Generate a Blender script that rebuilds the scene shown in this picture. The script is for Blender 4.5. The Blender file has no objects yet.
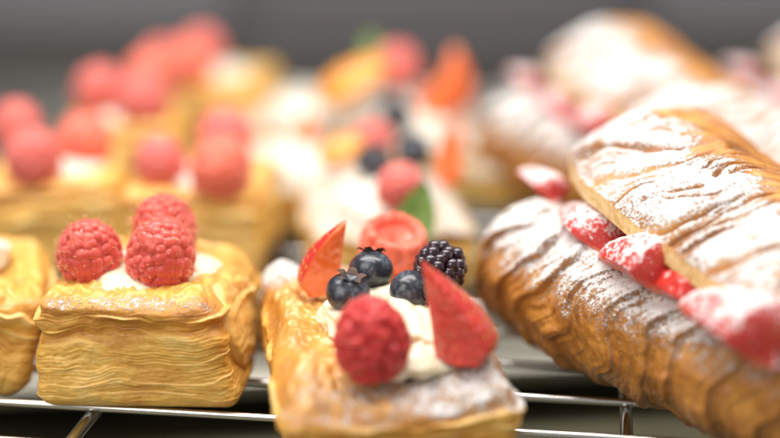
import bpy, math, random
import numpy as np
from mathutils import Vector, Matrix, Euler

C = bpy.context.scene.collection
S = 0.01            # everything below is authored in centimetres
PI = math.pi
rnd = random.Random(7)

# ------------------------------------------------------------------ camera
cam_d = bpy.data.cameras.new('camera')
cam = bpy.data.objects.new('camera', cam_d); C.objects.link(cam)
cam.location = (0, -47 * S, 20.2 * S)
cam.rotation_euler = (math.radians(90 - 16.8), 0, 0)
cam_d.lens = 70.0; cam_d.sensor_width = 36.0
cam_d.clip_start = 0.01; cam_d.clip_end = 50
cam_d.dof.use_dof = True
cam_d.dof.focus_distance = 0.488
cam_d.dof.aperture_fstop = 2.35
cam_d.dof.aperture_blades = 0
bpy.context.scene.camera = cam

# ------------------------------------------------------------------ world and lamps
w = bpy.data.worlds.new('World'); bpy.context.scene.world = w
w.use_nodes = True
bgn = w.node_tree.nodes['Background']
bgn.inputs[0].default_value = (1.0, 0.96, 0.93, 1); bgn.inputs[1].default_value = 0.42

def area(name, loc, target, sx, sy, power, col):
    l = bpy.data.lights.new(name, 'AREA'); l.shape = 'RECTANGLE'
    l.size = sx * S; l.size_y = sy * S; l.energy = power; l.color = col
    o = bpy.data.objects.new(name, l); C.objects.link(o)
    o.location = Vector(loc) * S
    d = (Vector(target) - Vector(loc))
    o.rotation_euler = d.to_track_quat('-Z', 'Y').to_euler()
    return o
area('display_light', (0, 15, 62), (0, 4, 0), 90, 18, 5.6, (1.0, 0.965, 0.91))
area('display_light', (-6, -6, 75), (0, 6, 0), 60, 12, 2.3, (1.0, 0.96, 0.90))
area('fill_light', (-45, -55, 60), (0, 5, 2), 50, 50, 3.4, (1.0, 0.95, 0.88))  # added fill lamp at front left, brightens the sides facing the camera

vs = bpy.context.scene.view_settings
vs.view_transform = 'Standard'; vs.look = 'None'; vs.exposure = 0.15; vs.gamma = 1.0
bpy.context.scene.cycles.use_denoising = True
bpy.context.scene.cycles.max_bounces = 8

# ------------------------------------------------------------------ numpy noise
_r = np.random.RandomState(11)
_perm = _r.permutation(256).astype(np.int64)
_grad = _r.normal(size=(256, 3)); _grad /= np.linalg.norm(_grad, axis=1)[:, None]
def gn(p, seed=0):
    p = np.asarray(p, float) + seed * 17.31
    i = np.floor(p).astype(np.int64); f = p - i
    u = f * f * f * (f * (f * 6 - 15) + 10)
    out = 0
    for dx in (0, 1):
        wx = u[:, 0] if dx else 1 - u[:, 0]
        hx = _perm[(i[:, 0] + dx) & 255]
        for dy in (0, 1):
            wy = u[:, 1] if dy else 1 - u[:, 1]
            hy = _perm[(hx + i[:, 1] + dy) & 255]
            for dz in (0, 1):
                wz = u[:, 2] if dz else 1 - u[:, 2]
                h = _perm[(hy + i[:, 2] + dz) & 255]
                g = _grad[h]
                out = out + wx * wy * wz * (g[:, 0] * (f[:, 0] - dx) + g[:, 1] * (f[:, 1] - dy) + g[:, 2] * (f[:, 2] - dz))
    return out * 1.7
def fbm(p, seed=0, o=3):
    r = 0; a = 1.0; t = 0
    for k in range(o):
        r = r + a * gn(np.asarray(p) * 2.03 ** k, seed + k * 3); t += a; a *= 0.5
    return r / t
def sstep(a, b, x):
    t = np.clip((x - a) / (b - a), 0, 1); return t * t * (3 - 2 * t)

# ------------------------------------------------------------------ mesh helpers
def make_mesh(name, V, F, mats, attrs=None, fm=None, smooth=True):
    V = np.asarray(V, float) * S
    me = bpy.data.meshes.new(name)
    if isinstance(F, np.ndarray) and F.shape[1] == 4:
        me.vertices.add(len(V)); me.vertices.foreach_set('co', V.ravel())
        me.loops.add(F.size); me.loops.foreach_set('vertex_index', F.ravel().astype(np.int32))
        me.polygons.add(len(F))
        me.polygons.foreach_set('loop_start', np.arange(0, F.size, 4, dtype=np.int32))
        me.update(calc_edges=True)
    else:
        me.from_pydata([tuple(v) for v in V], [], [tuple(int(i) for i in f) for f in F])
    for m in (mats if isinstance(mats, (list, tuple)) else [mats]): me.materials.append(m)
    if attrs:
        for k, a in attrs.items():
            at = me.attributes.new(k, 'FLOAT', 'POINT'); at.data.foreach_set('value', np.asarray(a, np.float32))
    if fm is not None: me.polygons.foreach_set('material_index', np.asarray(fm, np.int32))
    if smooth: me.polygons.foreach_set('use_smooth', np.ones(len(me.polygons), bool))
    me.update()
    me.validate()
    return me
def put(name, me, loc=(0, 0, 0), rot=(0, 0, 0), parent=None, scale=1.0):
    o = bpy.data.objects.new(name, me); C.objects.link(o)
    o.location = Vector(loc) * S; o.rotation_euler = rot
    o.scale = (scale,) * 3 if isinstance(scale, (int, float)) else scale
    if parent: o.parent = parent
    return o
def tag(o, label, cat, group=None):
    o['label'] = label; o['category'] = cat
    if group: o['group'] = group
    return o
def thing(name, label, cat, loc=(0, 0, 0), rot=(0, 0, 0), group=None):
    return tag(put(name, None, loc, rot), label, cat, group)
def copy_tree(o, loc, rot, label, group=None, scale=1.0):
    c = o.copy(); C.objects.link(c)
    c.location = Vector(loc) * S; c.rotation_euler = rot; c.scale = (scale,) * 3 if isinstance(scale, (int, float)) else scale
    c['label'] = label
    if group: c['group'] = group
    for ch in o.children:
        d = ch.copy(); C.objects.link(d); d.parent = c
        for g in ch.children:
            e = g.copy(); C.objects.link(e); e.parent = d
    return c

def lattice_box(nx, ny, nz):
    """welded surface lattice of a box, coordinates in -1..1"""
    Vs, Fs = [], []; off = 0
    def face(axis, side):
        nonlocal off
        n = [nx, ny, nz]; a, b = [k for k in range(3) if k != axis]
        A, B = np.meshgrid(np.arange(n[a] + 1), np.arange(n[b] + 1), indexing='ij')
        P = np.zeros(A.shape + (3,), np.int64); P[..., a] = A; P[..., b] = B; P[..., axis] = n[axis] * side
        idx = np.arange(A.size).reshape(A.shape) + off
        q = np.stack([idx[:-1, :-1], idx[1:, :-1], idx[1:, 1:], idx[:-1, 1:]], -1).reshape(-1, 4)
        flip = (side == 1) ^ (axis == 1)
        if not flip: q = q[:, ::-1]
        Vs.append(P.reshape(-1, 3)); Fs.append(q); off += A.size
    for ax in range(3):
        for sd in (0, 1): face(ax, sd)
    P = np.concatenate(Vs); F = np.concatenate(Fs)
    key = (P[:, 0] * 100003 + P[:, 1]) * 100003 + P[:, 2]
    _, first, inv = np.unique(key, return_index=True, return_inverse=True)
    P = P[first]; F = inv.reshape(-1)[F]
    return P / np.array([nx, ny, nz]) * 2.0 - 1.0, F
def rounded(Q, half, r):
    half = np.array(half, float); q = Q * half
    inner = np.clip(q, -(half - r), half - r)
    d = q - inner; L = np.linalg.norm(d, axis=1)[:, None]
    n = d / np.maximum(L, 1e-9)
    return inner + n * r, n
def grid_faces(nu, nv, wrap_v=True):
    """nu rows, nv columns; columns wrap"""
    i = np.arange(nu - 1)[:, None]; j = np.arange(nv if wrap_v else nv - 1)[None, :]
    j2 = (j + 1) % nv
    return np.stack([i * nv + j + 0 * i, i * nv + j2, (i + 1) * nv + j2, (i + 1) * nv + j], -1).reshape(-1, 4)
def tube(P, r, n=10, caps=True):
    P = np.asarray(P, float); r = np.broadcast_to(r, len(P))
    T = np.gradient(P, axis=0); T /= np.linalg.norm(T, axis=1)[:, None]
    up = np.array([0, 0, 1.0]) if abs(T[0][2]) < 0.9 else np.array([1.0, 0, 0])
    V = []
    for k in range(len(P)):
        a = np.cross(T[k], up); a /= np.linalg.norm(a); b = np.cross(a, T[k])
        for j in range(n):
            t = 2 * PI * j / n; V.append(P[k] + r[k] * (a * math.cos(t) + b * math.sin(t)))
    F = [list(f) for f in grid_faces(len(P), n)]
    if caps: F.append(list(range(n))[::-1]); F.append(list(range((len(P) - 1) * n, len(P) * n)))
    return np.array(V), F
class MB:
    def __init__(s): s.V = []; s.F = []; s.M = []; s.n = 0
    def add(s, V, F, m=0):
        s.V.append(np.asarray(V)); s.F += [[int(i) + s.n for i in f] for f in F]; s.M += [m] * len(F); s.n += len(V)
    def mesh(s, name, mats, smooth=True): return make_mesh(name, np.concatenate(s.V), s.F, mats, fm=s.M, smooth=smooth)

# ------------------------------------------------------------------ node helpers
class NT:
    def __init__(s, name):
        s.m = bpy.data.materials.new(name); s.m.use_nodes = True
        s.t = s.m.node_tree; s.b = s.t.nodes['Principled BSDF']
        tc = s.t.nodes.new('ShaderNodeTexCoord'); mp = s.t.nodes.new('ShaderNodeMapping')
        mp.inputs['Scale'].default_value = (100, 100, 100)
        s.t.links.new(tc.outputs['Object'], mp.inputs[0]); s.co = mp.outputs[0]
    def L(s, a, b): s.t.links.new(a, b)
    def set(s, k, v):
        i = s.b.inputs[k]
        if hasattr(v, 'is_linked') or isinstance(v, bpy.types.NodeSocket): s.L(v, i)
        else: i.default_value = v
    def val(s, node, i, v):
        if isinstance(v, bpy.types.NodeSocket): s.L(v, node.inputs[i])
        elif v is not None: node.inputs[i].default_value = v
    def math(s, op, a, b=None, clamp=False):
        n = s.t.nodes.new('ShaderNodeMath'); n.operation = op; n.use_clamp = clamp
        s.val(n, 0, a); s.val(n, 1, b); return n.outputs[0]
    def noise(s, scale, det=3, rough=0.5, vec=None, dist=0):
        n = s.t.nodes.new('ShaderNodeTexNoise'); n.inputs['Scale'].default_value = scale
        n.inputs['Detail'].default_value = det; n.inputs['Roughness'].default_value = rough
        n.inputs['Distortion'].default_value = dist
        s.L(vec if vec is not None else s.co, n.inputs['Vector']); return n.outputs['Fac']
    def vor(s, scale, feat='F1', vec=None):
        n = s.t.nodes.new('ShaderNodeTexVoronoi'); n.feature = feat; n.inputs['Scale'].default_value = scale
        s.L(vec if vec is not None else s.co, n.inputs['Vector']); return n.outputs['Distance']
    def scaled(s, sc):
        n = s.t.nodes.new('ShaderNodeMapping'); n.inputs['Scale'].default_value = sc; s.L(s.co, n.inputs[0]); return n.outputs[0]
    def attr(s, name):
        n = s.t.nodes.new('ShaderNodeAttribute'); n.attribute_name = name; return n.outputs['Fac']
    def ramp(s, fac, stops, interp='LINEAR'):
        n = s.t.nodes.new('ShaderNodeValToRGB'); cr = n.color_ramp; cr.interpolation = interp
        while len(cr.elements) < len(stops): cr.elements.new(0.5)
        for e, (p, c) in zip(cr.elements, stops):
            e.position = p; e.color = (c, c, c, 1) if isinstance(c, (int, float)) else (*c, 1)
        s.L(fac, n.inputs[0]); return n.outputs[0]
    def mr(s, v, a, b, c=0.0, d=1.0, smooth=True):
        n = s.t.nodes.new('ShaderNodeMapRange'); n.interpolation_type = 'SMOOTHSTEP' if smooth else 'LINEAR'
        s.val(n, 0, v); n.inputs[1].default_value = a; n.inputs[2].default_value = b; n.inputs[3].default_value = c; n.inputs[4].default_value = d
        return n.outputs[0]
    def mix(s, f, a, b):
        n = s.t.nodes.new('ShaderNodeMix'); n.data_type = 'RGBA'
        s.val(n, 0, f)
        for i, v in ((6, a), (7, b)):
            if isinstance(v, bpy.types.NodeSocket): s.L(v, n.inputs[i])
            else: n.inputs[i].default_value = (*v, 1)
        return n.outputs[2]
    def bump(s, h, strength, dist, nrm=None):
        n = s.t.nodes.new('ShaderNodeBump'); n.inputs['Strength'].default_value = strength; n.inputs['Distance'].default_value = dist * S
        s.L(h, n.inputs['Height'])
        if nrm is not None: s.L(nrm, n.inputs['Normal'])
        return n.outputs[0]
    def normz(s):
        g = s.t.nodes.new('ShaderNodeNewGeometry'); x = s.t.nodes.new('ShaderNodeSeparateXYZ')
        s.L(g.outputs['Normal'], x.inputs[0]); return x.outputs[2]

# ------------------------------------------------------------------ materials
def mat_pastry(name, stops, layered=(0.7, 0.7, 1.8), sss=0.12, glazecol=(0.58, 0.21, 0.022), sugbias=0.0):
    k = NT(name)
    lay = k.noise(1.0, 4, 0.6, k.scaled(layered), 0.3)
    mott = k.noise(0.55, 4, 0.6)
    fine = k.noise(4.0, 4, 0.65)
    t = k.math('ADD', k.attr('toast'), k.math('MULTIPLY', k.math('SUBTRACT', lay, 0.5), 0.35))
    t = k.math('ADD', t, k.math('MULTIPLY', k.math('SUBTRACT', mott, 0.5), 0.65))
    t = k.math('ADD', t, k.math('MULTIPLY', k.math('SUBTRACT', fine, 0.5), 0.3), True)
    col = k.ramp(t, stops)
    gl = k.attr('glaze')
    glz = k.mix(k.noise(1.6, 3, 0.6), glazecol, (0.80, 0.42, 0.09))
    col = k.mix(k.math('MULTIPLY', gl, 0.7), col, glz)
    crumbc = k.ramp(k.noise(3.5, 3, 0.6), [(0.3, (0.62, 0.38, 0.11)), (0.6, (0.86, 0.66, 0.33))])
    cr = k.attr('crumb')
    col = k.mix(cr, col, crumbc)
    # icing sugar: a real coating, on upward faces, broken up by grain
    nz = k.normz()
    grain = k.noise(11.0, 2, 0.6); cl = k.noise(1.5, 4, 0.65); gr2 = k.noise(5.0, 3, 0.6)
    m = k.math('ADD', k.attr('sugar'), k.math('MULTIPLY', k.math('SUBTRACT', nz, 0.6), 0.55))
    m = k.math('ADD', m, k.math('MULTIPLY', k.math('SUBTRACT', cl, 0.5), 1.3))
    m = k.math('ADD', m, k.math('MULTIPLY', k.math('SUBTRACT', gr2, 0.5), 1.2))
    m = k.math('ADD', m, k.math('MULTIPLY', k.math('SUBTRACT', grain, 0.5), 2.0))
    m = k.math('ADD', m, sugbias)
    m = k.math('MAXIMUM', k.mr(m, 0.56, 0.76, 0.0, 0.97), k.mr(m, 0.30, 0.62, 0.0, 0.38))
    m = k.math('MULTIPLY', m, k.mr(k.attr('sugar'), 0.02, 0.15))
    col = k.mix(m, col, (0.72, 0.71, 0.71))
    k.set('Base Color', col)
    gclean = k.math('MULTIPLY', gl, k.math('SUBTRACT', 1.0, m))
    rr = k.mr(k.noise(2.5, 3), 0.3, 0.7, 0.42, 0.62)
    rough = k.math('SUBTRACT', rr, k.math('MULTIPLY', gclean, 0.25))
    rough = k.math('ADD', rough, k.math('MULTIPLY', m, 0.45), True)
    k.set('Roughness', rough)
    k.set('Coat Weight', k.math('ADD', gclean, k.math('MULTIPLY', k.math('SUBTRACT', 1.0, m), 0.22), True)); k.b.inputs['Coat Roughness'].default_value = 0.1
    k.set('Subsurface Weight', sss); k.b.inputs['Subsurface Radius'].default_value = (0.004, 0.002, 0.0008); k.b.inputs['Subsurface Scale'].default_value = 1.0
    lay2 = k.noise(1.0, 5, 0.7, k.scaled((layered[0] * 2.8, layered[1] * 2.8, layered[2] * 1.1)), 1.0)
    h = k.math('ADD', k.math('MULTIPLY', lay2, k.math('SUBTRACT', 1.0, k.math('MULTIPLY', gl, 0.8))), k.math('MULTIPLY', k.noise(9.0, 4, 0.7), 0.35))
    b1 = k.bump(h, 0.38, 0.06)
    b2 = k.bump(k.math('MULTIPLY', m, k.math('ADD', 0.6, k.math('ADD', grain, gr2))), 0.8, 0.08, b1)
    k.set('Normal', b2)
    k.L(k.bump(k.noise(2.4, 4, 0.6, dist=0.6), 0.9, 0.22), k.b.inputs['Coat Normal'])
    return k.m
PUFF = [(0.0, (0.92, 0.70, 0.27)), (0.35, (0.84, 0.50, 0.10)), (0.62, (0.60, 0.26, 0.032)), (0.85, (0.32, 0.10, 0.014)), (1.0, (0.13, 0.045, 0.012))]
CROI = [(0.0, (0.88, 0.56, 0.17)), (0.3, (0.66, 0.32, 0.065)), (0.55, (0.42, 0.155, 0.024)), (0.8, (0.22, 0.06, 0.009)), (1.0, (0.08, 0.024, 0.006))]
M_puff = mat_pastry('puff_pastry', PUFF)
M_croi = mat_pastry('croissant_crust', CROI, layered=(1.2, 1.2, 1.2), sss=0.06)

def mat_rasp(name, c1, c2):
    k = NT(name)
    n = k.noise(1.3, 2)
    col = k.mix(n, c1, c2)
    k.set('Base Color', col); k.set('Roughness', k.mr(k.noise(8, 3), 0.3, 0.7, 0.22, 0.42))
    k.set('Subsurface Weight', 0.45); k.b.inputs['Subsurface Radius'].default_value = (0.003, 0.0007, 0.0005); k.b.inputs['Subsurface Scale'].default_value = 1.0
    k.set('Sheen Weight', 0.5 if c1[0] > 0.5 else 0.15); k.b.inputs['Sheen Roughness'].default_value = 0.5; k.b.inputs['Sheen Tint'].default_value = (1, 0.70, 0.58, 1)
    k.set('Specular IOR Level', 0.5)
    k.set('Normal', k.bump(k.noise(14, 3, 0.6), 0.25, 0.02))
    return k.m
M_rasp = mat_rasp('raspberry_flesh', (0.52, 0.03, 0.035), (0.76, 0.13, 0.08))
M_raspd = mat_rasp('raspberry_dark_flesh', (0.47, 0.014, 0.024), (0.66, 0.045, 0.04))
def simple(name, col, rough, sss=0.0, rad=(0.004, 0.003, 0.002), metal=0.0, bumps=None, var=None, coat=0.0):
    k = NT(name)
    if var: k.set('Base Color', k.mix(k.noise(var[1], 4, 0.6), col, var[0]))
    else: k.set('Base Color', (*col, 1))
    k.set('Roughness', rough); k.set('Metallic', metal); k.set('Coat Weight', coat); k.b.inputs['Coat Roughness'].default_value = 0.12
    if sss: k.set('Subsurface Weight', sss); k.b.inputs['Subsurface Radius'].default_value = rad; k.b.inputs['Subsurface Scale'].default_value = 1.0
    if bumps: k.set('Normal', k.bump(k.noise(bumps[0], 4, 0.6), bumps[1], bumps[2]))
    return k.m
M_hair = simple('raspberry_hair', (0.85, 0.45, 0.25), 0.5)
M_cream = simple('cream', (0.92, 0.86, 0.68), 0.32, 0.35, (0.006, 0.004, 0.002), bumps=(2.5, 0.3, 0.05), var=((0.90, 0.82, 0.55), 1.0), coat=0.2)
M_creamw = simple('whipped_cream', (0.80, 0.77, 0.68), 0.4, 0.3, (0.006, 0.005, 0.004), bumps=(3, 0.3, 0.05))
M_blackb = simple('blackberry_flesh', (0.012, 0.006, 0.014), 0.16, coat=0.6, var=((0.03, 0.008, 0.02), 3))
def mat_blue():
    k = NT('blueberry_skin')
    f = k.mr(k.noise(1.8, 5, 0.65), 0.35, 0.7)
    f2 = k.mr(k.noise(9, 3, 0.6), 0.4, 0.62, 0.4, 1.0)
    f = k.math('MULTIPLY', f, f2)
    k.set('Base Color', k.mix(f, (0.012, 0.013, 0.022), (0.12, 0.145, 0.185)))
    k.set('Roughness', k.mr(f, 0, 1, 0.28, 0.6)); k.set('Normal', k.bump(k.noise(12, 3), 0.2, 0.02))
    k.set('Coat Weight', 0.25); k.b.inputs['Coat Roughness'].default_value = 0.15
    return k.m
M_blue = mat_blue()
M_calyx = simple('dried_calyx', (0.16, 0.09, 0.06), 0.8, var=((0.05, 0.03, 0.03), 6))
def mat_straw(skin, sugar=0.0):
    k = NT('strawberry_skin' if skin else 'strawberry_flesh')
    if skin: col = k.mix(k.noise(1.5, 3), (0.46, 0.016, 0.016), (0.66, 0.05, 0.03))
    else:
        x = k.t.nodes.new('ShaderNodeSeparateXYZ'); k.L(k.co, x.inputs[0])
        r = k.math('SQRT', k.math('ADD', k.math('POWER', x.outputs[0], 2.0), k.math('POWER', x.outputs[1], 2.0)))
        r = k.math('ADD', r, k.math('MULTIPLY', k.math('SUBTRACT', k.noise(3, 3, vec=k.scaled((1, 1, 3))), 0.5), 0.5))
        col = k.ramp(r, [(0.0, (0.82, 0.30, 0.15)), (0.25, (0.86, 0.25, 0.12)), (0.5, (0.78, 0.10, 0.05)), (0.95, (0.60, 0.03, 0.022))])
    rough = 0.25
    if sugar > 0:
        m = k.math('ADD', sugar, k.math('MULTIPLY', k.math('SUBTRACT', k.normz(), 0.5), 0.9))
        m = k.math('ADD', m, k.math('MULTIPLY', k.math('SUBTRACT', k.noise(2.2, 4, 0.6), 0.5), 1.3))
        m = k.math('ADD', m, k.math('MULTIPLY', k.math('SUBTRACT', k.noise(11, 2, 0.6), 0.5), 2.2))
        m = k.mr(m, 0.36, 0.60, 0.03, 0.92)
        col = k.mix(m, col, (0.76, 0.72, 0.73)); rough = k.mr(m, 0, 1, 0.28, 0.9)
    k.set('Base Color', col); k.set('Roughness', rough); k.set('Coat Weight', 0.0 if sugar > 0 else 0.4); k.b.inputs['Coat Roughness'].default_value = 0.12
    k.set('Subsurface Weight', 0.3); k.b.inputs['Subsurface Radius'].default_value = (0.004, 0.001, 0.0006); k.b.inputs['Subsurface Scale'].default_value = 1.0
    k.set('Normal', k.bump(k.noise(5, 4, 0.6), 0.35, 0.05))
    return k.m
M_sskin = mat_straw(True); M_sflesh = mat_straw(False)
M_sskin_p = mat_straw(True, 0.33); M_sflesh_p = mat_straw(False, 0.24)
def mat_sdeep():
    k = NT('glazed_strawberry_flesh')
    n = k.noise(2.6, 4, 0.6); v = k.vor(3.4)
    col = k.mix(n, (0.66, 0.008, 0.008), (0.82, 0.06, 0.02))
    col = k.mix(k.mr(v, 0.12, 0.05), col, (0.82, 0.30, 0.14))
    k.set('Base Color', col); k.set('Roughness', 0.24); k.set('Coat Weight', 0.8); k.b.inputs['Coat Roughness'].default_value = 0.08
    k.set('Subsurface Weight', 0.15); k.b.inputs['Subsurface Radius'].default_value = (0.004, 0.001, 0.0006); k.b.inputs['Subsurface Scale'].default_value = 1.0
    b = k.bump(k.mr(v, 0.0, 0.5), 0.7, 0.12, k.bump(k.noise(4.0, 4, 0.6), 0.9, 0.18)); k.set('Normal', b)
    k.L(b, k.b.inputs['Coat Normal']); return k.m
M_sdeep = mat_sdeep()
M_sorange = simple('pale_strawberry_flesh', (0.88, 0.13, 0.025), 0.25, 0.35, (0.005, 0.0015, 0.0006), bumps=(3.5, 0.5, 0.06), var=((0.90, 0.24, 0.06), 1.5), coat=0.5)
M_seed = simple('strawberry_seed', (0.75, 0.42, 0.10), 0.4)
M_apricot = simple('apricot_flesh', (0.88, 0.30, 0.03), 0.25, 0.3, (0.005, 0.002, 0.001), bumps=(2, 0.3, 0.05), var=((0.85, 0.40, 0.06), 1.2), coat=0.5)
def mat_leaf():
    k = NT('mint_leaf')
    k.set('Base Color', k.mix(k.noise(1.2, 3), (0.13, 0.24, 0.05), (0.26, 0.38, 0.11)))
    k.set('Roughness', 0.45); k.set('Subsurface Weight', 0.2); k.b.inputs['Subsurface Radius'].default_value = (0.001, 0.003, 0.0005); k.b.inputs['Subsurface Scale'].default_value = 1.0
    k.set('Normal', k.bump(k.vor(2.5), 0.4, 0.05)); return k.m
M_leaf = mat_leaf()
def mat_chrome():
    k = NT('chromed_steel')
    k.set('Base Color', k.mix(k.noise(0.8, 4), (0.50, 0.49, 0.47), (0.66, 0.65, 0.62))); k.set('Metallic', 1.0)
    k.set('Roughness', k.mr(k.noise(1.5, 4, 0.65), 0.35, 0.75, 0.10, 0.26)); return k.m
M_chrome = mat_chrome()
def mat_tray():
    k = NT('brushed_steel')
    s = k.noise(1.0, 3, 0.6, k.scaled((0.04, 5, 1)))
    k.set('Base Color', k.mix(k.noise(0.15, 4), (0.15, 0.145, 0.12), (0.25, 0.24, 0.205))); k.set('Metallic', 0.85)
    k.set('Roughness', k.mr(s, 0.3, 0.7, 0.28, 0.42)); k.set('Normal', k.bump(s, 0.1, 0.02)); return k.m
M_tray = mat_tray()
M_ledge = simple('dark_grey_metal', (0.11, 0.105, 0.11), 0.6)
M_dark = simple('dark_metal', (0.07, 0.066, 0.045), 0.4, metal=0.3, var=((0.22, 0.205, 0.13), 0.16))
def mat_wall():
    k = NT('grey_panel')
    k.set('Base Color', k.mix(k.noise(0.03, 3), (0.19, 0.187, 0.205), (0.24, 0.237, 0.257))); k.set('Roughness', 0.55)
    k.set('Normal', k.bump(k.noise(2, 3), 0.05, 0.02)); return k.m
M_wall = mat_wall()

# ------------------------------------------------------------------ the setting
def box_mesh(name, sx, sy, sz, mat, bev=0.3, n=3):
    Q, F = lattice_box(6, 6, 6)
    V, N = rounded(Q, (sx / 2, sy / 2, sz / 2), bev)
    return make_mesh(name, V, F, mat)
wall = put('back_wall', box_mesh('back_wall', 320, 4, 160, M_wall, 0.5), (0, 92, 30)); wall['kind'] = 'structure'
shelf = put('display_shelf', box_mesh('display_shelf', 300, 90, 0.8, M_tray, 0.3), (-3, 53.5, -3.4), (0, 0, math.radians(7))); shelf['kind'] = 'structure'
low = put('lower_shelf', box_mesh('lower_shelf', 300, 190, 1.2, M_dark, 0.3), (0, -8, -6)); low['kind'] = 'structure'
led = put('back_ledge', box_mesh('back_ledge', 34, 6, 7.5, M_ledge, 1.0), (4, 74, 0.0)); led['kind'] = 'structure'

# ------------------------------------------------------------------ wire rack
RA = math.radians(-8.0)
rack = thing('cooling_rack', 'chromed wire cooling rack carrying all the pastries above a steel shelf', 'wire rack', (0, 0, 0), (0, 0, RA))
rodV, rodF = tube([(x, 0, 0) for x in np.linspace(-48, 52, 12)], 0.13, 14)
rod_me = make_mesh('rod', rodV, rodF, M_chrome)
for k in range(-3, 18): put('rod', rod_me, (0, 0.4 + 2.83 * k, -0.13), parent=rack)
barV, barF = tube([(0, y, 0) for y in np.linspace(-12, 52, 12)], 0.21, 14)
bar_me = make_mesh('cross_bar', barV, barF, M_chrome)
for x in (-43, -26.2, -9.6, 7.85, 25, 42): put('cross_bar', bar_me, (x, 0, -0.46), parent=rack)

# ------------------------------------------------------------------ berries
def raspberry_mesh(name, seed, R=1.08, H=1.95, du=130, dv=150, mat=None, bumpy=1.0, hairs=0, taper=0.85, hollow=True):
    rs = np.random.RandomState(seed)
    # outer profile: t 0 (tip) .. 1 (base)
    def prof(t):
        a = t * PI * 0.62
        r = R * np.sin(a) ** taper * (1 - 0.10 * sstep(0.72, 1.0, t))
        z = H * (1 - (1 - np.cos(a)) / (1 - math.cos(PI * 0.62)))
        return r, z
    nt_out = int(du * 0.72); nt_in = du - nt_out
    t_out = np.linspace(0.0, 1.0, nt_out)
    r, z = prof(t_out)
    ri = np.linspace(1, 0, nt_in + 1)[1:]
    rb = r[-1]
    if hollow:
        r2 = rb * (0.42 + 0.58 * ri) * np.where(ri > 0.5, 1, ri / 0.5) ; z2 = np.where(ri > 0.7, -0.02 + 0 * ri, 0.55 * (1 - ri / 0.7))
    else: r2 = rb * ri; z2 = 0 * ri - 0.05 * (1 - ri)
    rr = np.concatenate([r, r2]); zz = np.concatenate([z, z2])
    ow = np.concatenate([np.ones(nt_out), 0.35 + 0.65 * np.clip((ri - 0.6) / 0.4, 0, 1)])
    ph = np.arange(dv) * 2 * PI / dv
    P = np.stack([rr[:, None] * np.cos(ph), rr[:, None] * np.sin(ph), zz[:, None] + 0 * ph], -1)
    # drupelets in rings
    seeds = []
    s_len = np.concatenate([[0], np.cumsum(np.hypot(np.diff(r), np.diff(z)))])
    step = 0.285; L = s_len[-1]; nr = int(L / step)
    for q in range(nr + 1):
        sl = (q + 0.15) * L / (nr + 0.15); t = np.interp(sl, s_len, t_out); a, b = prof(np.array([t])); a = a[0]; b = b[0]
        n = max(1, int(round(2 * PI * a / 0.335)))
        o = rs.rand() * 6.28 if q < 2 else q * PI / n + 0.3 * q
        for j in range(n):
            f = o + 2 * PI * j / n + rs.normal() * 0.12
            seeds.append((a * math.cos(f), a * math.sin(f), b + rs.normal() * 0.05, 0.2 + rs.normal() * 0.024))
    seeds = np.array(seeds)
    PP = P.reshape(-1, 3)
    D = ((PP[:, None, :] - seeds[None, :, :3]) ** 2).sum(-1) / (seeds[None, :, 3] ** 2)
    bmp = np.sqrt(np.clip(1.06 - D.min(1), 0, None))
    # outward normal of revolution profile
    dr = np.gradient(rr); dz = np.gradient(zz); ln = np.hypot(dr, dz) + 1e-9
    nr_, nz_ = -dz / ln, dr / ln
    N = np.stack([nr_[:, None] * np.cos(ph), nr_[:, None] * np.sin(ph), nz_[:, None] + 0 * ph], -1).reshape(-1, 3)
    N[:dv] = (0, 0, 1)
    W = np.repeat(ow, dv)
    V = PP + N * (bmp * 0.125 * bumpy * W)[:, None]
    V += 0.05 * np.stack([gn(PP * 0.8, seed), gn(PP * 0.8, seed + 1), gn(PP * 0.8, seed + 2)], 1)
    sq = 1 + 0.05 * gn(np.array([[seed * 1.7, 0, 0]]), 0)[0]
    V[:, 0] *= sq; V[:, 1] /= sq
    V[:dv] = V[:dv].mean(0)
    V[-dv:] = V[-dv:].mean(0)
    F = grid_faces(du, dv)[:, ::-1].copy()
    if not hairs: return make_mesh(name, V, F[:, ::-1].copy(), mat or M_rasp)
    mb = MB(); mb.add(V, F[:, ::-1].tolist(), 0)
    idx = rs.choice(len(seeds), hairs)
    for i in idx:
        s = seeds[i, :3]; n = np.array([s[0], s[1], (s[2] - H * 0.45) * 0.8]); n /= np.linalg.norm(n) + 1e-9
        d = rs.normal(size=3) * 0.5
        p0 = s + n * 0.05 + rs.normal(size=3) * 0.06; l = 0.2 + rs.rand() * 0.16
        pts = [p0, p0 + n * l * 0.5 + d * 0.02, p0 + n * l * 0.85 + d * l * 0.35]
        hv, hf = tube(pts, [0.010, 0.008, 0.005], 4)
        mb.add(hv, hf, 1)
    return mb.mesh(name, [mat or M_rasp, M_hair])
rasp_hi = [raspberry_mesh('raspberry', 3, R=1.02, H=1.8, du=190, dv=230, hairs=130),
           raspberry_mesh('raspberry', 8, R=1.02, H=1.95, du=190, dv=230, hairs=120),
           raspberry_mesh('raspberry', 14, R=1.0, H=1.9, du=170, dv=200, hairs=110)]
rasp_mid = raspberry_mesh('raspberry', 21, R=1.0, H=1.92, du=160, dv=190, mat=M_raspd, hairs=60, bumpy=1.35)
M_raspo = mat_rasp('raspberry_orange_flesh', (0.75, 0.12, 0.07), (0.85, 0.22, 0.14))
rasp_side = raspberry_mesh('raspberry', 25, R=0.95, H=1.6, du=140, dv=160, bumpy=1.35, mat=M_raspo)
M_raspf = mat_rasp('raspberry_pink_flesh', (0.62, 0.085, 0.085), (0.80, 0.21, 0.17))
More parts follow.
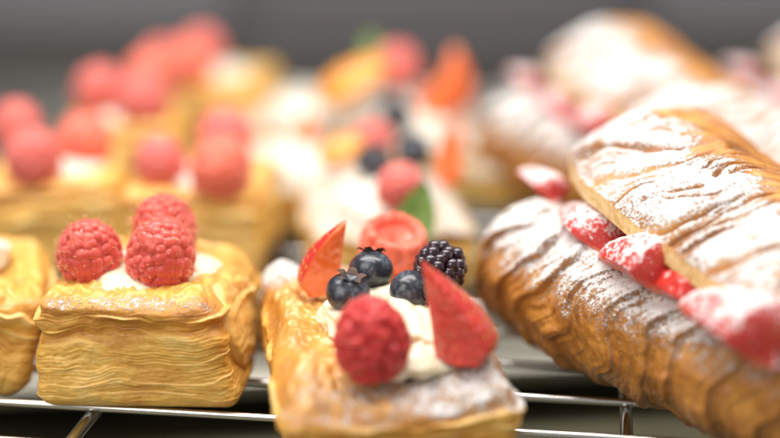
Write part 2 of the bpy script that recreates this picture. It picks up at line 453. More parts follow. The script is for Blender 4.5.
rasp_lo = [raspberry_mesh('raspberry', 30 + k, R=1.0, H=1.7 + 0.08 * k, du=70, dv=80, mat=(M_raspf, M_raspf, M_raspo)[k]) for k in range(3)]

def sphere_grid(n, m):
    th = np.linspace(0, PI, n); ph = np.arange(m) * 2 * PI / m
    P = np.stack([np.sin(th)[:, None] * np.cos(ph), np.sin(th)[:, None] * np.sin(ph), np.cos(th)[:, None] + 0 * ph], -1).reshape(-1, 3)
    return P, grid_faces(n, m), np.repeat(th, m), np.tile(ph, n)
def blueberry_meshes(seed, R=0.72):
    P, F, th, ph = sphere_grid(70, 90)
    rad = R * (1 + 0.03 * gn(P * 1.2, seed))
    V = P * rad[:, None] * np.array([1, 1, 0.88])
    dip = np.exp(-(th / 0.30) ** 2)
    rim = np.exp(-((th - 0.42) / 0.12) ** 2)
    V[:, 2] -= 0.22 * dip * R
    V[:, 2] += (0.05 + 0.03 * np.cos(5 * ph)) * rim * R
    body = make_mesh('blueberry', V, F, M_blue)
    mb = MB()
    rs = np.random.RandomState(seed)
    for k in range(5):
        a = k * 2 * PI / 5 + rs.normal() * 0.12; n = 6; Vp = []
        for i in range(n):
            t = i / (n - 1); wd = (0.19 * (1 - t) ** 0.7 + 0.01) * R / 0.72
            rr = (0.20 + 0.30 * t) * R / 0.72; z = (0.56 + 0.12 * math.sin(t * 2.2) + rs.normal() * 0.006) * R / 0.72
            for s_ in (-1, 0, 1):
                x = rr; y = s_ * wd
                for zz in (0,): Vp.append((x * math.cos(a) - y * math.sin(a), x * math.sin(a) + y * math.cos(a), z + 0.02 * abs(s_) + rs.normal() * 0.008))
        Vp = np.array(Vp); top = Vp; bot = Vp - np.array([0, 0, 0.018])
        Fp = []
        for i in range(n - 1):
            for j in range(2):
                q = i * 3 + j; Fp.append([q, q + 1, q + 4, q + 3]); Fp.append([q + 18, q + 21, q + 22, q + 19])
        mb.add(np.concatenate([top, bot]), Fp)
    return body, mb.mesh('calyx', M_calyx)
blue_me, calyx_me = blueberry_meshes(4)
def blueberry(label, loc, rot, scale=1.0, group=None):
    o = put('blueberry', blue_me, loc, rot, scale=scale); tag(o, label, 'blueberry', group)
    put('calyx', calyx_me, parent=o); return o

def blackberry_mesh(seed, R=0.62, H=1.25):
    rs = np.random.RandomState(seed); mb = MB()
    P, F, _, _ = sphere_grid(14, 18); Ft = F.tolist()
    core = P * np.array([R * 0.85, R * 0.85, H * 0.5]) + np.array([0, 0, H * 0.5]); mb.add(core, Ft)
    rows = 6
    for q in range(rows):
        t = (q + 0.3) / (rows - 0.2); th = 0.25 + t * 2.3
        a = R * math.sin(th) ** 0.8; z = H * 0.5 + H * 0.5 * math.cos(th)
        n = max(3, int(round(2 * PI * a / 0.38))) if q else 3
        for j in range(n):
            f = q * 0.5 + 2 * PI * (j + 0.5 * (q % 2)) / n + rs.normal() * 0.06
            s_ = 0.215 + rs.normal() * 0.012
            mb.add(P * s_ * np.array([1, 1, 1.05]) + np.array([a * math.cos(f), a * math.sin(f), z + rs.normal() * 0.02]), Ft)
    mb.add(P * 0.2 + np.array([0, 0, H * 1.0]), Ft)
    return mb.mesh('blackberry', M_blackb)
black_me = blackberry_mesh(5)

def strawberry_wedge_mesh(name, seed, R=1.35, H=3.0, span=1.7, powd=False, seeds=True, tipsharp=1.0, nt=60, nf=50, mats=None):
    """slice of a strawberry: tip at z=H, cut axis at the origin line; skin over azimuth -span/2..span/2 facing -Y"""
    t = np.linspace(0, 1, nt); f = np.linspace(-span / 2, span / 2, nf)
    r = R * (1 - t) ** (0.62 * tipsharp) * (0.80 + 0.2 * np.sin(np.clip(1 - t, 0, 1) * PI * 0.9 + 0.6)) * (1 - (0.25 if seeds else 0.92) * np.exp(-(t / (0.10 if seeds else 0.13)) ** 2))
    r[-1] = 0.0
    V = []; rs = np.random.RandomState(seed)
    Z = t * H
    A = f - PI / 2
    outer = np.stack([r[:, None] * np.cos(A), r[:, None] * np.sin(A), Z[:, None] + 0 * A], -1).reshape(-1, 3)
    # achene dimples
    sd = []
    rows = 9
    for q in range(rows):
        tt = (q + 0.7) / (rows + 0.6); rr = np.interp(tt, t, r); n = max(1, int(span * rr / 0.38))
        for j in range(n):
            a = -PI / 2 - span / 2 + span * (j + 0.5 + 0.5 * (q % 2)) / (n + 0.5); sd.append((rr * math.cos(a), rr * math.sin(a), tt * H, a))
    sd = np.array(sd)
    Dm = ((outer[:, None] - sd[None, :, :3]) ** 2).sum(-1).min(1)
    inn = np.stack([np.cos(np.tile(A, nt)), np.sin(np.tile(A, nt)), np.zeros(nt * nf)], 1)
    outer = outer - inn * (0.05 * np.exp(-Dm / 0.012))[:, None] + inn * (0.04 * gn(outer * 1.3, seed))[:, None]
    nr = 26
    mb = MB(); F0 = grid_faces(nt, nf, False)
    mb.add(outer, F0.tolist(), 0)
    Og = outer.reshape(nt, nf, 3)
    axis = np.stack([0 * Z, 0 * Z, Z], 1)
    for side, rev in ((0, True), (nf - 1, False)):
        edge = Og[:, side]
        G = np.stack([edge + (axis - edge) * u for u in np.linspace(0, 1, nr)], 1)
        g2 = G.reshape(-1, 3).copy(); 
        nv = np.array([-math.sin(A[side]), math.cos(A[side]), 0]) * (1 if side else -1)
        u = np.tile(np.linspace(0, 1, nr), nt); g2 += nv * (np.sin(u * PI) ** 0.5 * (0.08 + 0.10 * gn(g2 * 1.2, seed + 5) + 0.05 * gn(g2 * 3.5, seed + 6)))[:, None]
        Fc = grid_faces(nt, nr, False)
        mb.add(g2, (Fc[:, ::-1] if rev else Fc).tolist(), 1)
    # base cap
    base = np.concatenate([Og[0], axis[:1]]); mb.add(base, [[j + 1, j, nf] for j in range(nf - 1)], 0)
    if seeds:
        P, Fs, _, _ = sphere_grid(6, 8)
        for x, y, z, a in sd:
            e = P * np.array([0.03, 0.045, 0.075]); ca, sa = math.cos(a), math.sin(a)
            e = np.stack([e[:, 0] * ca - e[:, 1] * sa, e[:, 0] * sa + e[:, 1] * ca, e[:, 2]], 1)
            mb.add(e + np.array([x - ca * 0.03, y - sa * 0.03, z]), Fs.tolist(), 2)
    ms = mats or ([M_sskin_p, M_sflesh_p, M_seed] if powd else [M_sskin, M_sflesh, M_seed])
    return mb.mesh(name, ms)

def leaf_mesh(L=2.6, W=1.3, seed=1):
    n, m = 24, 13; V = []
    for i in range(n):
        t = i / (n - 1); wd = W * 0.5 * math.sin(PI * min(1, t * 0.96 + 0.04)) ** 0.7 * (1 - 0.35 * t)
        for j in range(m):
            s = j / (m - 1) * 2 - 1; ser = 1 + 0.06 * math.sin(t * 50)
            V.append((s * wd * ser, t * L, 0.25 * abs(s) * wd + 0.35 * t * t - 0.03 * math.cos(abs(s) * 9 + t * 20)))
    V = np.array(V); top = V; bot = V - np.array([0, 0, 0.04]); F = grid_faces(n, m, False)
    FF = F.tolist() + (F[:, ::-1] + len(V)).tolist()
    rim = [i * m for i in range(n)] + [(n - 1) * m + j for j in range(1, m)] + [i * m + m - 1 for i in range(n - 2, -1, -1)] + [j for j in range(m - 2, 0, -1)]
    k = len(V)
    for a, b in zip(rim, rim[1:] + rim[:1]): FF.append([a, a + k, b + k, b])
    return make_mesh('mint_leaf', np.concatenate([top, bot]), FF, M_leaf)
leaf_me = leaf_mesh(2.8, 1.9)

def cream_mesh(name, sx, sy, sz, seed, mat=None, lob=0.18, n=60, m=90):
    P, F, th, ph = sphere_grid(n, m)
    d = 1 + lob * fbm(P * 1.6, seed, 3) + 0.06 * np.sin(3 * ph + 4 * P[:, 2]) 
    V = P * d[:, None] * np.array([sx, sy, sz])
    V[:, 2] = np.where(V[:, 2] < -0.35 * sz, -0.35 * sz + 0.1 * (V[:, 2] + 0.35 * sz), V[:, 2])
    return make_mesh(name, V, F, mat or M_cream)

# ------------------------------------------------------------------ puff pastry bodies
def pastry_mesh(name, half, nn, seed, r=0.55, well=(0, 0, 1.9, 1.9, 0.5), rough=1.0, warp=None, sugar=None, glaze=0.8, mat=None, layers=1.0, toast0=0.35):
    """box of laminated dough, base at z=0; half = half sizes"""
    Q, F = lattice_box(*nn)
    a, b, c = half
    V, N = rounded(Q, half, r)
    V[:, 2] += c
    z = V[:, 2] / (2 * c)
    side = 1 - np.abs(N[:, 2]) ** 1.5; top = np.clip(N[:, 2], 0, 1) ** 2
    H2 = N.copy(); H2[:, 2] = 0; hn = np.linalg.norm(H2, axis=1)[:, None]; H2 = np.where(hn > 1e-6, H2 / np.maximum(hn, 1e-6), 0)
    # bulges
    low = gn(V * np.array([0.33, 0.33, 0.5]), seed)
    V0 = V.copy()
    # layering coordinate
    wz = V0[:, 2] + (0.14 + 0.28 * np.clip(z, 0, 1)) * gn(V0 * np.array([0.35, 0.35, 0.5]), seed + 1) + 0.16 * gn(V0 * np.array([1.2, 1.2, 1.0]), seed + 2)
    q = np.stack([V0[:, 0] * 0.26, V0[:, 1] * 0.26, wz * 1.5], 1)
    l1 = gn(q, seed + 3)
    q2 = np.stack([V0[:, 0] * 0.45, V0[:, 1] * 0.45, wz * 5.0], 1)
    def leaves(k, sd):
        f = wz * k + 0.35 * gn(V0 * np.array([0.5, 0.5, 0.3]), sd + 2) + 0.5 * gn(V0 * np.array([0.25, 0.25, 0.8]), sd + 4); idx = np.floor(f); fr = f - idx
        on = sstep(-0.25, 0.25, gn(np.stack([V0[:, 0] * 0.42, V0[:, 1] * 0.42, idx * 3.7], 1), sd))
        return (fr ** 1.6 - sstep(0.90, 1.0, fr)) * on, fr * on
    lv1, lf1 = leaves(2.1, seed + 30); lv2, lf2 = leaves(4.3, seed + 40); lv2 = lv2 * sstep(-0.1, 0.5, gn(V0 * np.array([0.5, 0.5, 0.9]), seed + 50))
    lv3, lf3 = leaves(8.5, seed + 60)
    l2 = lf1 - 0.5
    q3 = np.stack([V0[:, 0] * 0.9, V0[:, 1] * 0.9, wz * 11], 1)
    l3 = gn(q3, seed + 5)
    env = 0.28 + 1.0 * sstep(0.42, 0.85, z)                 # upper leaves open more
    disp = 0.22 * low + layers * (env * (0.24 * l1 + 0.17 * lv1) + (0.4 + 0.4 * env) * 0.05 * lv2 + 0.022 * lv3 * (0.4 + np.clip(gn(V0 * np.array([0.6, 0.6, 0.9]), seed + 70) + 0.4, 0, 1)) + 0.012 * l3)
    disp = disp + 0.09 * fbm(V0 * np.array([1.5, 1.5, 2.2]), seed + 16)
    V = V + H2 * (disp * side * rough)[:, None]
    # top: blisters and rim
    bl = fbm(V0 * np.array([0.75, 0.75, 0.4]), seed + 7, 3); bl2 = 1 - 2 * np.abs(gn(V0 * np.array([1.6, 1.2, 1]), seed + 8))
    bl3 = 1 - 2 * np.abs(gn(V0 * np.array([3.4, 2.6, 2]) + 0.6 * bl[:, None], seed + 9))
    V[:, 2] += top * (0.24 * bl + 0.13 * bl2 + 0.05 * bl3) * rough
    wx, wy, wa, wb, wd = well
    e = np.sqrt(((V0[:, 0] - wx) / wa) ** 2 + ((V0[:, 1] - wy) / wb) ** 2)
    V[:, 2] -= top * wd * (1 - sstep(0.75, 1.15, e))
    V[:, 2] = np.where(V0[:, 2] < 0.02, 0.0 + 0 * V[:, 2], V[:, 2])
    if warp is not None: V = warp(V, V0)
    toast = toast0 + 0.26 * side * (-l1) * env + 0.08 * side * l3 * env + side * (0.22 * (0.35 - lf1) * env + 0.06 * (0.4 - lf2) + 0.06 * (0.4 - lf3) + 0.05 * l3) + 0.14 * side * np.exp(-((z - 0.9) / 0.12) ** 2) + 0.10 * fbm(V0 * 0.6, seed + 12) + 0.35 * np.exp(-((z - 1.0) / 0.10) ** 2) * side - 0.3 * bl * top - 0.12 * bl2 * top + 0.12 * np.exp(-(z / 0.08) ** 2) * side + 0.12 * top
    gl = glaze * np.clip(N[:, 2] + 0.25, 0, 1) ** 1.0 * (0.75 + 0.5 * bl)
    crumb = np.clip(0.35 * sstep(0.6, 0.9, lf1) * side * np.clip(env, 0, 1) + 0.12 * sstep(0.5, 0.05, z) * side, 0, 1)
    sg = sugar(V0, N) if sugar else np.zeros(len(V))
    return make_mesh(name, V, F, mat or M_puff, dict(toast=toast, glaze=np.clip(gl, 0, 1), crumb=crumb, sugar=np.clip(sg, 0, 1)))

# ---- front left pastry
def warpL(V, V0):
    z = V0[:, 2] / 3.7; x = V0[:, 0]; y = V0[:, 1]
    V = V.copy()
    V[:, 0] += np.where(x > 0, 0.95 * (1 - z) ** 1.2 * sstep(0, 2.6, x), 0)            # foot flares to the right
    V[:, 0] += 0.55 * sstep(1.5, 3.0, x) * sstep(-2.2, 0.5, y) * np.exp(-((z - 0.7) / 0.35) ** 2)
    V[:, 2] -= 0.30 * sstep(1.0, 3.0, x) * sstep(-1.0, 2.5, y) * sstep(0.6, 1, z)
    V[:, 1] -= 0.25 * (1 - z) * sstep(0, -3, y)
    V[:, 0] += 0.2 * sstep(0, -2.7, x) * z
    lip = np.exp(-((z - 0.93) / 0.07) ** 2) * sstep(-2.2, -3.2, y); V[:, 1] -= 0.14 * lip
    return V
def leaf_layer():
    Q, F = lattice_box(8, 150, 110)
    V, N = rounded(Q, (0.2, 2.9, 1.6), 0.18)
    V0 = V.copy(); y = V[:, 1] / 2.9; z = V[:, 2] / 1.6
    V[:, 1] *= 1 - 0.35 * np.clip(np.abs(z), 0, 1) ** 2
    V[:, 0] += 0.55 * (1 - y * y) * (1 - 0.6 * z * z) + 0.25 * z * -1 + 0.12 * fbm(V0 * np.array([0, 0.6, 0.9]), 3, 3)
    V[:, 2] += 0.25 * gn(V0 * np.array([0, 0.7, 0.3]), 4) * np.abs(z) - 0.12 * V0[:, 1]
    l = gn(np.stack([0 * y, V0[:, 1] * 0.6, V0[:, 2] * 3.4 + gn(V0 * 0.8, 6)], 1), 5)
    V[:, 0] += 0.06 * l
    return make_mesh('flaky_layer', V, F, M_puff, dict(toast=0.26 + 0.15 * l + 0.25 * np.abs(z) ** 6, glaze=0.25 + 0 * y, crumb=0.15 + 0 * y, sugar=0 * y))
tL = thing('raspberry_danish', 'square puff pastry with flaky golden sides and three sharp raspberries on top, front left', 'pastry', (-8.5, 1.95, 0), (0, 0, math.radians(-2)))
put('pastry_body', pastry_mesh('pastry_body', (2.95, 3.45, 1.85), (230, 220, 240), 5, r=0.62, well=(0, -0.2, 1.7, 1.9, 0.25), warp=warpL, rough=0.9, toast0=0.36, glaze=0.55, layers=1.1,
    sugar=lambda V, N: 0.33 * np.exp(-((V[:, 1] + 3.2) / 0.22) ** 2) * sstep(3.1, 3.5, V[:, 2])), parent=tL)
put('cream', cream_mesh('cream', 2.35, 2.15, 0.62, 3), (0.3, -0.25, 3.6), parent=tL)
put('flaky_layer', leaf_layer(), (3.05, 0.1, 1.95), (0, math.radians(-4), math.radians(5)), parent=tL)
o = put('raspberry', rasp_hi[0], (-9.97, 1.2, 3.75), (math.radians(6), math.radians(-6), 0.4)); tag(o, 'left raspberry of the three in focus on the front left pastry', 'raspberry', 'raspberries on the front left danish')
o = put('raspberry', rasp_hi[1], (-7.75, 0.75, 3.65), (math.radians(10), math.radians(4), 1.4), scale=1.06); tag(o, 'front middle raspberry of the three in focus, nearest on the front left pastry', 'raspberry', 'raspberries on the front left danish')
o = put('raspberry', rasp_hi[2], (-7.65, 3.1, 3.95), (math.radians(-8), math.radians(8), 2.4), scale=1.02); tag(o, 'rear raspberry half hidden behind the other two on the front left pastry', 'raspberry', 'raspberries on the front left danish')

# ---- left edge pastry
def warpE(V, V0):
    z = V0[:, 2] / 3.4; x = V0[:, 0]; V = V.copy()
    V[:, 0] -= 1.3 * (1 - z) * sstep(0, 2.6, x)
    V[:, 2] -= 0.5 * sstep(0, 3.0, x)
    return V
tE = thing('cream_danish', 'golden puff pastry with a dab of white cream, cut off by the left picture edge', 'pastry', (-15.0, 3.6, 0), (0, 0, math.radians(14)))
put('pastry_body', pastry_mesh('pastry_body', (3.0, 3.8, 1.65), (160, 180, 170), 12, r=0.6, warp=warpE, toast0=0.34, glaze=0.5), parent=tE)
put('cream', cream_mesh('cream', 1.5, 1.5, 0.8, 9, M_creamw), (0.1, 0.7, 3.35), parent=tE)

# ---- front middle pastry
def warpM(V, V0):
    z = V0[:, 2] / 2.7; x = V0[:, 0]; y = V0[:, 1]; V = V.copy()
    V[:, 2] -= 0.55 * sstep(-2, -5.4, y) * z
    V[:, 2] += 0.35 * sstep(3, 5.3, y) * z
    V[:, 0] *= 1 + 0.06 * sstep(0, -5, y)
    rim = np.exp(-((np.abs(x) - 2.6) / 0.55) ** 2) * sstep(0.6, 1, z); V[:, 2] += 0.25 * rim
    return V
def sugM(V, N):
    x, y = V[:, 0], V[:, 1]
    s = 0.46 * sstep(-0.8, 1.2, x) * sstep(-1.0, -3.2, y) + 0.28 * sstep(-3.0, -4.6, y) + 0.9 * sstep(3.2, 4.6, y) * sstep(0.5, -1.8, x)
    return s * sstep(-0.1, 0.5, N[:, 2])
tM = thing('fruit_danish', 'glazed rectangular puff pastry with cream and mixed berries, front middle', 'pastry', (-0.45, -1.05, 0), (0, 0, math.radians(10)))
put('pastry_body', pastry_mesh('pastry_body', (3.3, 5.5, 1.35), (200, 300, 130), 23, r=0.55, well=(0.5, -0.4, 2.0, 3.6, 0.35), warp=warpM, rough=1.1, toast0=0.5, glaze=1.0, sugar=sugM), parent=tM)
put('cream', cream_mesh('cream', 2.2, 3.5, 1.0, 15, lob=0.3, n=90, m=130), (0.3, -0.55, 2.8), parent=tM)
G = 'fruit on the front middle danish'
o = put('raspberry', rasp_mid, (-0.5, -5.0, 3.05), (math.radians(12), math.radians(-3), 0), scale=(1.03, 1.03, 1.04)); tag(o, 'dark red raspberry standing at the front of the middle pastry', 'raspberry', G)
sw = strawberry_wedge_mesh('strawberry_wedge', 3, R=3.0, H=3.35, span=1.1, tipsharp=1.5, mats=[M_sskin, M_sdeep, M_seed])
o = put('strawberry_wedge', sw, (1.38, -4.3, 2.85), (math.radians(-8), math.radians(0), math.radians(84)), scale=0.95); tag(o, 'dark red pointed strawberry wedge standing beside the dark raspberry', 'strawberry', G)
sw2 = strawberry_wedge_mesh('strawberry_wedge', 6, R=2.0, H=2.6, span=0.9, tipsharp=1.2, mats=[M_sskin, M_sorange, M_seed])
o = put('strawberry_wedge', sw2, (-1.75, 1.3, 3.0), (math.radians(-6), math.radians(2), math.radians(278))); tag(o, 'orange red strawberry slice leaning up at the back left of the middle pastry', 'strawberry', G)
blueberry('upper blueberry of the front middle pastry, behind the one with the ragged crown', (-0.62, 0.2, 4.2), (math.radians(-20), math.radians(15), 0.5), 1.02, G)
blueberry('blueberry with a ragged dried crown facing up, left above the dark raspberry', (-1.34, -1.31, 3.95), (math.radians(14), math.radians(8), 0.2), 1.0, G)
blueberry('blueberry between the dark raspberry and the blackberry', (0.62, -1.0, 3.85), (math.radians(70), math.radians(60), 0.9), 1.0, G)
o = put('raspberry', rasp_side, (0.2, 3.1, 4.55), (math.radians(202), math.radians(8), 0), scale=1.12); tag(o, 'light red raspberry lying with its hollow open, at the back of the middle pastry', 'raspberry', G)
o = put('blackberry', black_me, (1.35, 0.5, 3.55), (math.radians(15), math.radians(22), 0.3), scale=1.1); tag(o, 'glossy blackberry on the right side of the front middle pastry', 'blackberry', G)

# ------------------------------------------------------------------ croissants
def croissant_base_mesh(name, path, rad, nu, nv, seed, cut=0.62, sug=0.8, flat=0.92):
    """lower half of a sliced croissant. path (n,3) axis in cm; rad(s) radius; cut: height fraction of the slice"""
    path = np.asarray(path, float)
    d = np.concatenate([[0], np.cumsum(np.linalg.norm(np.diff(path, axis=0), axis=1))]); L = d[-1]
    u = np.linspace(0, 1, nu) ; ss = u * L
    A = np.stack([np.interp(ss, d, path[:, k]) for k in range(3)], 1)
    for _ in range(30): A[1:-1] = (A[:-2] + 2 * A[1:-1] + A[2:]) / 4
    T = np.gradient(A, axis=0); T /= np.linalg.norm(T, axis=1)[:, None]
    B = np.cross(T, [0, 0, 1]); B /= np.linalg.norm(B, axis=1)[:, None]; U = np.cross(B, T)
    th = np.arange(nv) * 2 * PI / nv
    R = np.array([rad(x) for x in ss])
    S2, TH = np.meshgrid(ss, th, indexing='ij'); RR = R[:, None] + 0 * TH
    ct, st = np.cos(TH), np.sin(TH)
    pn = np.stack([ct.ravel() * 1.2, st.ravel() * 1.2, S2.ravel() * 0.35], 1)
    cc = S2.ravel() - 0.55 * st.ravel() + 0.15 * ct.ravel() + 0.85 * gn(pn, seed) + 0.16 * gn(pn * 3, seed + 1)
    band = cc / 1.55; fr = band - np.floor(band)
    terr = fr ** 1.5 - sstep(0.93, 1.0, fr)
    fine = gn(np.stack([cc * 4.6, ct.ravel() * 0.8, st.ravel() * 0.8], 1), seed + 2)
    fine2 = gn(np.stack([cc * 10, ct.ravel() * 1.5, st.ravel() * 1.5], 1), seed + 3)
    fr2 = (band * 3.1) % 1.0
    big = gn(pn * 0.8, seed + 4)
    brk = sstep(-0.25, 0.35, gn(pn * 1.6, seed + 9))
    iso = fbm(np.stack([S2.ravel(), RR.ravel() * ct.ravel(), RR.ravel() * st.ravel()], 1) * 1.1, seed + 10, 4)
    dsp = 0.28 * terr * (0.6 + 0.6 * brk) + (0.075 * fine + 0.03 * fine2) * (0.35 + 0.65 * brk) + 0.14 * iso + 0.18 * big + 0.06 * fr2
    endk = sstep(0, 1.2, S2.ravel())
    rr = RR.ravel() + dsp * (0.35 + 0.65 * endk)
    h = rr * st.ravel() * flat; l = rr * ct.ravel()
    cuth = RR.ravel() * (0.92 - 0.32 * sstep(1.5, 8.0, S2.ravel()) + 0.38 * l / np.maximum(RR.ravel(), 0.3)) + 0.05 * gn(np.stack([S2.ravel(), l, 0 * l], 1) * 1.5, seed + 5)
    iscut = (h > cuth)
    h2 = np.where(iscut, cuth + 0.06 * (h - cuth), h)
    V = np.repeat(A, nv, 0) + np.repeat(B, nv, 0) * l[:, None] + np.repeat(U, nv, 0) * h2[:, None]
    V[:nv] = V[:nv].mean(0)
    toast = 0.70 + (0.44 * fine + 0.22 * fine2) * (0.35 + 0.65 * brk) + 0.35 * iso - 0.25 * terr + 0.25 * sstep(0.82, 0.98, fr) + 0.15 * big
    toast = toast - 0.25 * (1 - sstep(0.0, 0.9, S2.ravel()))
    sgv = np.where(iscut, 0.8, sug * sstep(-0.15, 0.75, st.ravel())) + 0.2 * terr
    F = grid_faces(nu, nv)
    return make_mesh(name, V, F, M_croi, dict(toast=toast, glaze=0.55 * np.ones(len(V)), crumb=np.where(iscut, 0.9, 0.0), sugar=np.clip(sgv, 0, 1)))

def croissant_lid_mesh(name, path, wid, thick, nu, nv, seed, tilt=0.0, sug=1.0, bare=None, wr=1.0):
    path = np.asarray(path, float)
    d = np.concatenate([[0], np.cumsum(np.linalg.norm(np.diff(path, axis=0), axis=1))]); L = d[-1]
    ss = np.linspace(0, 1, nu) * L
    A = np.stack([np.interp(ss, d, path[:, k]) for k in range(3)], 1)
    for _ in range(30): A[1:-1] = (A[:-2] + 2 * A[1:-1] + A[2:]) / 4
    T = np.gradient(A, axis=0); T /= np.linalg.norm(T, axis=1)[:, None]
    B0 = np.cross(T, [0, 0, 1]); B0 /= np.linalg.norm(B0, axis=1)[:, None]; U0 = np.cross(B0, T)
    ca, sa = math.cos(tilt), math.sin(tilt)
    B = B0 * ca + U0 * sa; U = U0 * ca - B0 * sa
    nt = int(nv * 0.62); nb = nv - nt
    x = np.concatenate([np.cos(np.linspace(PI, 0, nt)), np.cos(np.linspace(0, -PI, nb + 2))[1:-1]])
    topw = np.concatenate([np.sqrt(np.clip(1 - np.cos(np.linspace(PI, 0, nt)) ** 2, 0, 1)) ** 0.75, np.zeros(nb)])
    isb = np.concatenate([np.zeros(nt), np.ones(nb)])
    xb = x[nt:]; botw = np.concatenate([np.zeros(nt), np.clip(1 - xb ** 8, 0, 1)])
    Wd = np.array([wid(s_) for s_ in ss]); Tk = np.array([thick(s_) for s_ in ss])
    X = (Wd[:, None] * x[None]).ravel(); S2 = np.repeat(ss, nv); TW = np.tile(topw, nu); BW = np.tile(botw, nu)
    edge = 0.14
    q = np.stack([X * 0.35, S2 * 0.35, 0 * X], 1)
    c = S2 * 0.95 + 0.30 * X + 0.9 * gn(q, seed) + 0.22 * gn(q * 3.5, seed + 1)      # wrinkles cross the crust at a slant
    crease = 1 - np.abs(gn(np.stack([c * 1.5, X * 0.16, 0 * X + 3], 1), seed + 2)) * 2.2
    crease = np.clip(crease, 0, 1) ** 4
    cr2 = np.clip(1 - np.abs(gn(np.stack([c * 3.1, X * 0.3, 0 * X + 9], 1), seed + 12)) * 2.6, 0, 1) ** 4 * sstep(-0.2, 0.3, gn(q * 2.3, seed + 13))
    crease = np.maximum(crease, 0.7 * cr2)
    crease *= sstep(-0.45, 0.1, gn(q * 1.7, seed + 6))
    f2 = gn(np.stack([c * 3.4, X * 0.35, 0 * X], 1), seed + 3)
    big = gn(np.stack([c * 0.55, X * 0.2, 0 * X], 1), seed + 4)
    lump = gn(np.stack([X * 0.8, S2 * 0.8, 0 * X], 1), seed + 8)
    SN = np.tile(np.concatenate([np.sin(np.linspace(PI, 0, nt)), np.zeros(nb)]), nu)
    up = np.repeat(Tk, nv) * (0.22 * sstep(0.0, 0.14, SN) + 0.78 * SN ** 1.6) + np.where(np.tile(isb, nu) > 0, -edge * BW, 0) 
    up = up + sstep(0.14, 0.4, SN) * wr * (0.22 * big - 0.26 * crease + 0.06 * f2 + 0.10 * lump)
    V = np.repeat(A, nv, 0) + np.repeat(B, nv, 0) * X[:, None] + np.repeat(U, nv, 0) * up[:, None]
    V[:nv] = V[:nv].mean(0); V[-nv:] = V[-nv:].mean(0)
    toast = 0.42 + 0.45 * crease + 0.22 * f2 + 0.15 * big
    bot = np.tile(isb, nu); rimband = sstep(0.17, 0.10, SN) * (X > 0)
    crumb = np.clip(bot + rimband, 0, 1)
    bareness = bare(X, S2) if bare else 0 * X
    sgv = np.where(bot > 0, 0, 0.80 * sug - 0.9 * crease - 0.30 * np.clip(-f2, 0, 1) + 0.2 * big + 0.10 * f2 - bareness) * (1 - 0.9 * rimband)
    return make_mesh(name, V, grid_faces(nu, nv)[:, ::-1].copy(), M_croi, dict(toast=toast, glaze=0.2 + 0 * X, crumb=crumb, sugar=np.clip(sgv, 0, 1)))

def radA(s_):
    e = min(1, max(0, s_ / 1.0)); cap = (1 - (1 - e) ** 3.0) ** 0.5
    return cap * (2.46 + 0.08 * min(1, s_ / 5.0) - 0.28 * math.exp(-((s_ - 9.6) / 1.1) ** 2))
CG = 'sliced croissants filled with strawberries'
tC = thing('croissant', 'large sliced croissant dusted with icing sugar and filled with strawberries, front right', 'croissant', (0, 0, 0), group=CG)
pathA = [(5.2, 6.4, 2.85), (5.9, 4.5, 2.7), (7.05, 2.2, 2.6), (8.8, -0.4, 2.45), (11.0, -3.2, 2.4), (13.6, -5.6, 2.4), (17.2, -8.2, 2.4)]
put('croissant_base', croissant_base_mesh('croissant_base', pathA, radA, 560, 300, 41), parent=tC)
def widA(s_): e = min(1, max(0.0, s_ / 0.45)); return 3.6 * (0.9 * (1 - (1 - e) ** 3) ** 0.5 + 0.1 * min(1, s_ / 2)) + 0.001
def thkA(s_): e = min(1, max(0.0, s_ / 0.7)); return 2.1 * (1 - (1 - e) ** 2) ** 0.5 + 0.001
pathB = [(9.7, 6.6, 6.35), (10.1, 2.9, 6.0), (11.3, 0.0, 5.45), (12.6, -2.4, 4.9), (14.0, -4.4, 4.5), (16.9, -7.6, 4.1)]
put('croissant_lid', croissant_lid_mesh('croissant_lid', pathB, widA, thkA, 460, 300, 52, tilt=math.radians(0),
    bare=lambda X, s_: 0.9 * sstep(0.8, -0.6, X - 0.4 * np.sin(s_ * 1.7)) * sstep(12, 7, s_)), parent=tC)
SG = 'strawberries inside the front right croissant'
s_pow = strawberry_wedge_mesh('strawberry_slice', 11, R=1.3, H=3.0, span=2.2, powd=True, seeds=False)
def straw(label, loc, rot, sc=1.0, me=None, group=SG):
    o = put('strawberry_slice', me or s_pow, loc, rot, scale=sc); return tag(o, label, 'strawberry', group)
SD = [('strawberry piece with red edge at the far end', s_pow, (6.1, 5.6, 4.85), (-78, 10, 30), 0.95),
      ('long sugared strawberry slice in the opening', s_pow, (7.3, 0.4, 4.6), (-86, 0, 14), (1.3, 1.3, 1.5)),
      ('sugared red strawberry chunk in the middle', s_pow, (8.75, -2.5, 4.3), (-82, 0, 36), (1.4, 1.75, 1.1)),
      ('bare dark red strawberry slice under the lid', None, (9.85, -3.9, 4.1), (-84, 0, 30), 1.3),
      ('large pale sugar coated strawberry half at the near end', s_pow, (10.9, -7.4, 3.8), (-80, 0, 32), (1.6, 1.9, 1.4))]
SD += [('inner glossy strawberry slice behind the long slice', None, (8.3, 2.2, 4.75), (-84, 0, 20), 1.05),
       ('inner glossy strawberry slice behind the middle chunk', None, (9.6, -0.6, 4.45), (-84, 0, 28), 1.05),
       ('sugared strawberry slice wedged deepest at the far end', s_pow, (8.2, 4.4, 5.0), (-84, 0, 20), 0.85)]
s_deep = strawberry_wedge_mesh('strawberry_slice', 13, R=1.1, H=3.2, span=2.2, seeds=False)
for lb, me, loc, rt, sc in SD:
    straw(lb + ', front croissant', loc, [math.radians(a) for a in rt], sc, me or s_deep)

